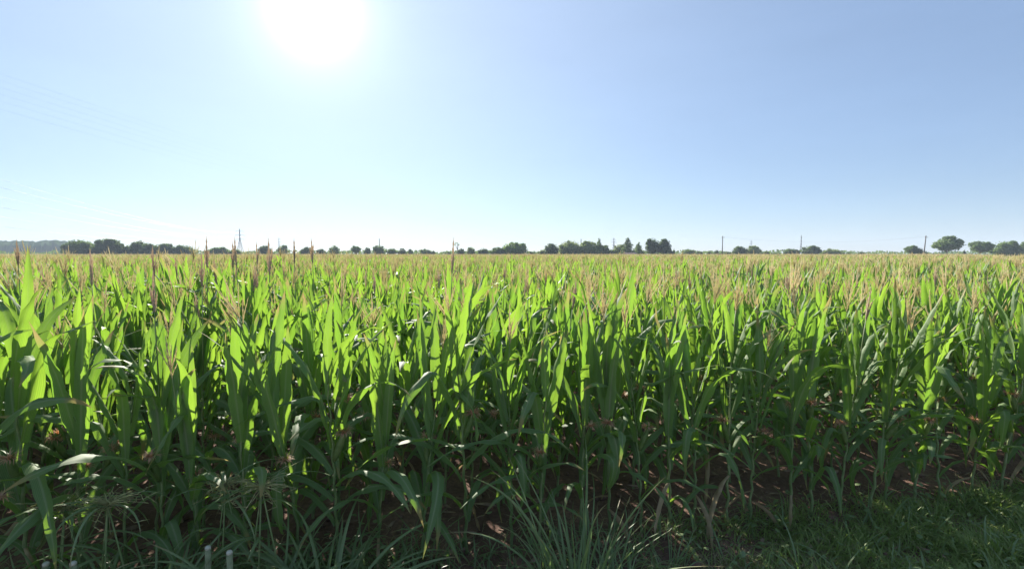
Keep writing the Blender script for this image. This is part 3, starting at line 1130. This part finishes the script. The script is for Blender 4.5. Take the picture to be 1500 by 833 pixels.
M['seed'] = plain_material('seed_head', (0.34, 0.36, 0.15), (0.52, 0.50, 0.26), 30, 0.8, trans=(0.4, 0.42, 0.1), tmix=0.3)


def grass_sheet(name, spots, mat, label, cat, L, W, th, r, segs=3):
    mb = MB()
    for (x, y) in spots:
        k_ = 0.75 + 0.45 * math.sin(x * 5.1 + 2 * math.sin(y * 3.7)) * math.sin(y * 6.3 + x)
        blade(mb, (x, y, ground_z(x, y) - .01), r.uniform(0, 6.28), r.uniform(*L) * k_, r.uniform(*W), R(r.uniform(3, 35)), R(r.uniform(*th)), 1.2, segs, 1,
              r.uniform(-.8, .8), 0, 0, None, r.uniform(-.6, .6), r, base_w=0.8, widest=0.25)
    return tag(mb.build(name, mat), label, cat, kind='stuff')


vr = random.Random(41)


def edge_d(x, y):
    return (Vector((x, y, 0)) - ORG).dot(NV)


def verge_spots(n, fn):
    res = []
    while len(res) < n:
        x, y = vr.uniform(-7, 9), vr.uniform(1.2, 7.5)
        if abs(x) > y * 1.12 + .6:
            continue
        d = edge_d(x, y)
        if vr.random() < fn(x, y, d):
            res.append((x, y))
    return res


def right_verge(x, y, d):
    q = min(1, max(0, (x - 0.9) / 1.2))
    e = 1 if d < -0.35 else max(0, 1 - (d + .35) / 0.5)
    return q * e


grass_sheet('grass', verge_spots(30000, lambda x, y, d: right_verge(x, y, d) * (0.35 if 1.2 < x < 2.5 and y < 4.0 else 1)), M['grass'],
            'short shaded green grass on the right verge', 'grass', (0.07, 0.27), (0.005, 0.011), (40, 140), vr)
grass_sheet('dry_grass', verge_spots(8000, lambda x, y, d: (1 if (1.25 < x < 2.5 + .2 * math.sin(y * 9) and d < -.22 and 3.2 < y < 4.0 + .1 * math.sin(x * 7)) else 0.12 * right_verge(x, y, d)) + (0.10 if abs(d) < .5 else 0)), M['hay'],
            'pale flattened dry grass on the verge', 'dry grass', (0.06, 0.22), (0.003, 0.007), (70, 150), vr)
grass_sheet('weeds', verge_spots(5200, lambda x, y, d: (1.0 if x < -0.7 else 0.35 if x < 1 else 0.10) * (1 if -1.6 < d < .05 else 0)), M['weed'],
            'tangled low weeds along the field edge', 'weeds', (0.12, 0.55), (0.007, 0.017), (50, 150), vr, 5)

# broad leaved bindweed-like ground cover: small oval leaves in low tangles
ml = MB()
for i in range(2600):
    x, y = verge_spots(1, lambda x, y, d: (1 if x < -1.0 else .25 if x > 1.2 else .05) * (1 if -1.5 < d < .25 else 0))[0]
    z = ground_z(x, y) + vr.random() ** 2 * 0.32 * (1.0 if x < 0 else 0.5)
    s = vr.uniform(0.012, 0.034)
    blade(ml, (x, y, z), vr.uniform(0, 6.28), s * 2, s * 1.4, R(vr.uniform(30, 110)), R(vr.uniform(60, 140)), 1, 4, 2, 0, 0, .3, None, 0, vr, base_w=0.25, widest=0.45)
tag(ml.build('ground_cover', M['weed']), 'small leaved weeds tangled at the foot of the maize', 'weeds', kind='stuff')

# clods of earth
cl = MB()
for i in range(2600):
    t, k = vr.uniform(-9, 11), vr.uniform(-1.0, 3.5)
    p = ORG + U * t + NV * k
    if abs(p.x) > p.y * 1.1 + .5 or p.y < 1:
        continue
    s = 0.008 + 0.035 * vr.random() ** 3
    dirs = [(0, 0, 1), (1, 0, 0.1), (.3, 1, 0), (-.8, .6, .1), (-.8, -.6, 0), (.3, -1, .1), (0, 0, -1)]
    vs = [Vector((p.x, p.y, ground_z(p.x, p.y) + s * .3)) + Vector(d) * s * vr.uniform(.6, 1.25) for d in dirs]
    cl.add(vs, [(0, 1 + q, 1 + (q + 1) % 5) for q in range(5)] + [(6, 1 + (q + 1) % 5, 1 + q) for q in range(5)])
tag(cl.build('soil_clods', M['soil'], smooth=False), 'crumbly brown clods of earth between the maize stalks', 'clods', kind='stuff')

# dead leaves and stalk scraps on the soil
lt = MB()
for i in range(2600):
    t, k = vr.uniform(-9, 11), vr.uniform(-.8, 4.0)
    p = ORG + U * t + NV * k
    if abs(p.x) > p.y * 1.1 + .5 or p.y < 1:
        continue
    blade(lt, (p.x, p.y, ground_z(p.x, p.y) + vr.uniform(.003, .03)), vr.uniform(0, 6.28), vr.uniform(0.03, 0.22), vr.uniform(.008, .04), R(vr.uniform(70, 95)), R(vr.uniform(75, 110)), 1, 4, 2,
          vr.uniform(-2, 2), .2, .5, None, vr.uniform(-1, 1), vr)
M['litter'] = plain_material('dead_leaf_litter', (0.15, 0.09, 0.06), (0.36, 0.27, 0.18), 9, 0.85)
tag(lt.build('leaf_litter', M['litter']), 'dead brown leaf scraps scattered on the soil', 'litter', kind='stuff')


def grass_clump(px, py_base, dist, n, L, W, label, spread=0.10, th=(30, 130), up=(4, 30), seed=1, name='grass_clump', mat='weed', stems=0):
    r = random.Random(seed)
    p = at(px, py_base, dist)
    base = Vector((p.x, p.y, ground_z(p.x, p.y)))
    root = empty(name, base)
    tag(root, label, 'grass clump', 'large grass clumps on the verge')
    mb = MB()
    for i in range(n):
        a = r.uniform(0, 6.28)
        q = spread * math.sqrt(r.random())
        blade(mb, (math.cos(a) * q, math.sin(a) * q, -.01), a + r.gauss(0, .7), r.uniform(*L), r.uniform(*W), R(r.uniform(*up)), R(r.uniform(*th)), r.uniform(1, 1.8), 13, 2,
              r.gauss(0, .6), .03, .5, None, r.gauss(0, .3), r, base_w=0.6, widest=.3)
    mb.build('blades', M[mat], root)
    if stems:
        sm = MB()
        for i in range(stems):
            a = r.uniform(0, 6.28)
            hh = r.uniform(L[0], L[1]) * .9
            sm.tube([(0, 0, 0), (math.cos(a) * .06, math.sin(a) * .06, hh * .5), (math.cos(a) * .16, math.sin(a) * .16, hh)], [.004, .0035, .002], 4)
        sm.build('stems', M['seed'], root)
    return root


def seed_weed(px, py, dist, label, seed, spikes=11):
    """grass weed: bent stem, long leaves from its top and a star of thin seed spikes"""
    r = random.Random(seed)
    head = at(px, py, dist)
    z = head.z
    root = empty('seed_headed_weed', (head.x, head.y, ground_z(head.x, head.y)))
    tag(root, label, 'weed', 'seed headed weeds at the field edge')
    st = MB()
    for a, q in ((0.3, 0.10), (2.6, 0.13), (4.4, 0.06)):
        st.tube([(math.cos(a) * q, math.sin(a) * q, -.02), (math.cos(a) * q * .7, math.sin(a) * q * .5, z * .5), (0, 0, z)], [.0065, .006, .0045], 5)
    st.build('stem', M['stalk'], root)
    lf = MB()
    for i in range(16):
        a = r.uniform(0, 6.28)
        zz = z * r.choice([0.98, .9, .6, .4, .25])
        blade(lf, (0, 0, zz), a, r.uniform(.3, .62), r.uniform(.014, .026), R(r.uniform(25, 60)), R(r.uniform(115, 170)), .9, 12, 2, r.gauss(0, .4), .03, .5, None, r.gauss(0, .3), r)
    lf.build('foliage', M['weed'], root)
    sd = MB()
    for i in range(spikes):
        a = r.uniform(0, 6.28)
        d = Vector((math.cos(a), math.sin(a), r.uniform(-.1, .8)))
        spikelets(sd, (0, 0, z), d, r.uniform(.09, .17), .0040, r, 4, droop=.5, steps=8)
    for i in range(60):
        c = Vector((r.gauss(0, .10), r.gauss(0, .07), z + r.gauss(0.0, .06)))
        a = r.uniform(0, 6.28)
        sd.tube([(0, 0, z), Vector((c.x * .5, c.y * .5, (c.z + z) / 2 + .02)), c], [.0012] * 3, 3)
        spikelets(sd, c, Vector((math.cos(a), math.sin(a), r.uniform(-.7, .5))), r.uniform(.03, .10), .0026, r, 3, droop=.3, steps=5)
    sd.build('seed_head', M['seed'], root)


seed_weed(158, 742, 3.0, 'yellow centred seed headed weed low at the left field edge', 3)
seed_weed(383, 712, 3.15, 'yellow centred seed headed weed beside the two taller stake tops', 5)
seed_weed(330, 706, 3.25, 'fuzzy pale seed headed weed close left of the yellow centred one', 8, 4)
seed_weed(95, 745, 3.1, 'fuzzy pale seed headed weed nearest the left picture edge', 12, 4)
for args in [
    (225, 885, 2.85, 46, (.5, 1.0), (.014, .028), 'dark arching grass clump between the two pairs of stakes', 0.13, (70, 150), (8, 40), 3),
    (50, 880, 2.75, 44, (.5, .95), (.014, .026), 'dark arching grass clump at the bottom left corner', 0.13, (60, 150), (8, 40), 4),
    (385, 880, 2.95, 40, (.5, .95), (.014, .026), 'broad bladed grass clump just right of the taller stakes', 0.12, (70, 150), (8, 40), 5),
    (480, 870, 3.05, 44, (.6, 1.1), (.016, .030), 'large arching broad bladed grass clump left of the bare soil gap', 0.13, (80, 150), (8, 38), 6),
    (575, 905, 2.9, 12, (.25, .5), (.010, .018), 'small low grass clump in front of the bare soil gap', 0.09, (60, 140), (8, 40), 7),
    (842, 868, 3.02, 62, (.65, 1.22), (.012, .024), 'tall upright grass clump before the middle of the maize', 0.13, (20, 110), (3, 22), 8, 'grass_clump', 'pale'),
    (905, 862, 3.3, 26, (.35, .75), (.010, .020), 'arching grass clump close right of the tall upright clump', 0.12, (60, 150), (8, 40), 9),
    (780, 880, 3.2, 20, (.25, .5), (.008, .016), 'low grass clump close left of the tall upright clump', 0.10, (50, 140), (6, 40), 10),
    (985, 840, 3.55, 24, (.2, .45), (.006, .013), 'thin bladed grass clump at the start of the dry grass', 0.12, (50, 140), (6, 45), 11),
]:
    grass_clump(*args)

# pale stakes at the bottom edge
M['stake'] = plain_material('pale_painted_wood', (0.11, 0.14, 0.07), (0.24, 0.27, 0.15), 22, 0.8, bump=0.5)
M['stake_end'] = plain_material('sawn_end', (0.38, 0.37, 0.28), (0.50, 0.49, 0.40), 25, 0.8)
for px, py, dist, lab in [(75, 820, 2.75, 'short pale stake among weeds, leftmost of the four'),
                          (112, 822, 2.75, 'short pale stake among weeds, right one of the left pair'),
                          (301, 802, 2.9, 'pale stake under the seed headed weeds, left one of the right pair'),
                          (337, 805, 2.9, 'pale stake under the seed headed weeds, rightmost of the four')]:
    p = at(px, py, dist)
    h = p.z
    gz = ground_z(p.x, p.y)
    root = empty('stake', (p.x, p.y, gz))
    root.rotation_euler = (rng.gauss(0, .03), rng.gauss(0, .03), rng.uniform(0, 3))
    tag(root, lab, 'stake', 'pale stakes in the weeds')
    mb = MB()
    h -= gz
    mb.tube([(0, 0, -.15), (0, 0, h * .5), (0.002, 0, h - .02)], [.0185, .0175, .017], 10)
    mb.build('post', M['stake'], root)
    mb = MB()
    mb.tube([(0.002, 0, h - .0195), (0.002, 0, h - .006), (0.002, 0, h)], [.0172, .0168, .011], 10)
    mb.build('cap', M['stake_end'], root)

# ------------------------------------------------------------------ air
hz = MB()
hz.box((0, 740, 23.5), (3300, 1800, 52))
m, nt, out = new_mat('hazy_air')
pv = nt.nodes.new('ShaderNodeVolumePrincipled')
pv.inputs['Color'].default_value = (0.72, 0.84, 1.0, 1)
pv.inputs['Density'].default_value = 0.0003
pv.inputs['Anisotropy'].default_value = 0.0
nt.links.new(pv.outputs[0], out.inputs['Volume'])
tag(hz.build('haze', m, smooth=False), 'thin summer haze over the field', 'haze', kind='stuff')

# ------------------------------------------------------------------ light
w = bpy.data.worlds.new('World')
SC.world = w
w.use_nodes = True
nt = w.node_tree
bg = nt.nodes['Background']
sky = nt.nodes.new('ShaderNodeTexSky')
sky.sky_type = 'NISHITA'
sky.sun_disc = False
sky.sun_elevation = SUN_EL
sky.sun_rotation = SUN_AZ
sky.air_density = 0.85
sky.dust_density = 0.02
sky.ozone_density = 1.5
# the bright aureole round the sun
tc = nt.nodes.new('ShaderNodeTexCoord')
dt = nt.nodes.new('ShaderNodeVectorMath')
dt.operation = 'DOT_PRODUCT'
nv = nt.nodes.new('ShaderNodeVectorMath')
nv.operation = 'NORMALIZE'
nt.links.new(tc.outputs['Generated'], nv.inputs[0])
nt.links.new(nv.outputs[0], dt.inputs[0])
dt.inputs[1].default_value = SUN
dd = math_(nt, 'MAXIMUM', dt.outputs['Value'], 0.0)
glow = None
for pw, amp in ((1100.0, 16.0), (220.0, 3.0), (30.0, 0.8), (5.0, 2.3)):
    g_ = math_(nt, 'MULTIPLY', math_(nt, 'POWER', dd, pw), amp)
    glow = g_ if glow is None else math_(nt, 'ADD', glow, g_)
gc = nt.nodes.new('ShaderNodeVectorMath')
gc.operation = 'SCALE'
gc.inputs[0].default_value = (1.0, 1.02, 0.98)
nt.links.new(glow, gc.inputs['Scale'])
ad = nt.nodes.new('ShaderNodeVectorMath')
ad.operation = 'ADD'
ss = nt.nodes.new('ShaderNodeVectorMath')
ss.operation = 'SCALE'
ss.inputs['Scale'].default_value = 0.45
nt.links.new(sky.outputs[0], ss.inputs[0])
nt.links.new(ss.outputs[0], ad.inputs[0])
nt.links.new(gc.outputs[0], ad.inputs[1])
ad2 = nt.nodes.new('ShaderNodeVectorMath')
ad2.operation = 'ADD'
cmap = nt.nodes.new('ShaderNodeMapping')
cmap.inputs['Scale'].default_value = (1.2, 1.2, 5.0)
cmap.inputs['Rotation'].default_value = (0.25, 0.5, 0.3)
nt.links.new(nv.outputs[0], cmap.inputs['Vector'])
wisp = noise(nt, 2.2, 6, cmap.outputs[0], 0.62)
wsc = nt.nodes.new('ShaderNodeVectorMath')
wsc.operation = 'SCALE'
wsc.inputs[0].default_value = (1.48, 2.15, 3.4)
nt.links.new(math_(nt, 'ADD', 0.86, math_(nt, 'MULTIPLY', wisp, 0.28)), wsc.inputs['Scale'])
nt.links.new(wsc.outputs[0], ad2.inputs[1])      # summer haze evens the blue out
nt.links.new(ad.outputs[0], ad2.inputs[0])
nt.links.new(ad2.outputs[0], bg.inputs['Color'])
bg.inputs['Strength'].default_value = 0.05

sl = bpy.data.lights.new('sun', 'SUN')
sl.energy = 5.0
sl.angle = R(0.5)
sl.color = (1.0, 0.94, 0.84)
so = bpy.data.objects.new('sun', sl)
COL.objects.link(so)
so.rotation_euler = (-SUN).to_track_quat('-Z', 'Y').to_euler()
so.location = SUN * 100

SC.view_settings.view_transform = 'Standard'
SC.view_settings.look = 'None'
SC.view_settings.gamma = 1
SC.view_settings.exposure = 1.38
SC.render.film_transparent = False
c = SC.cycles
c.use_denoising = True
c.max_bounces = 10
c.diffuse_bounces = 6
c.transmission_bounces = 4
c.transparent_max_bounces = 4
c.volume_bounces = 0
c.use_fast_gi = False
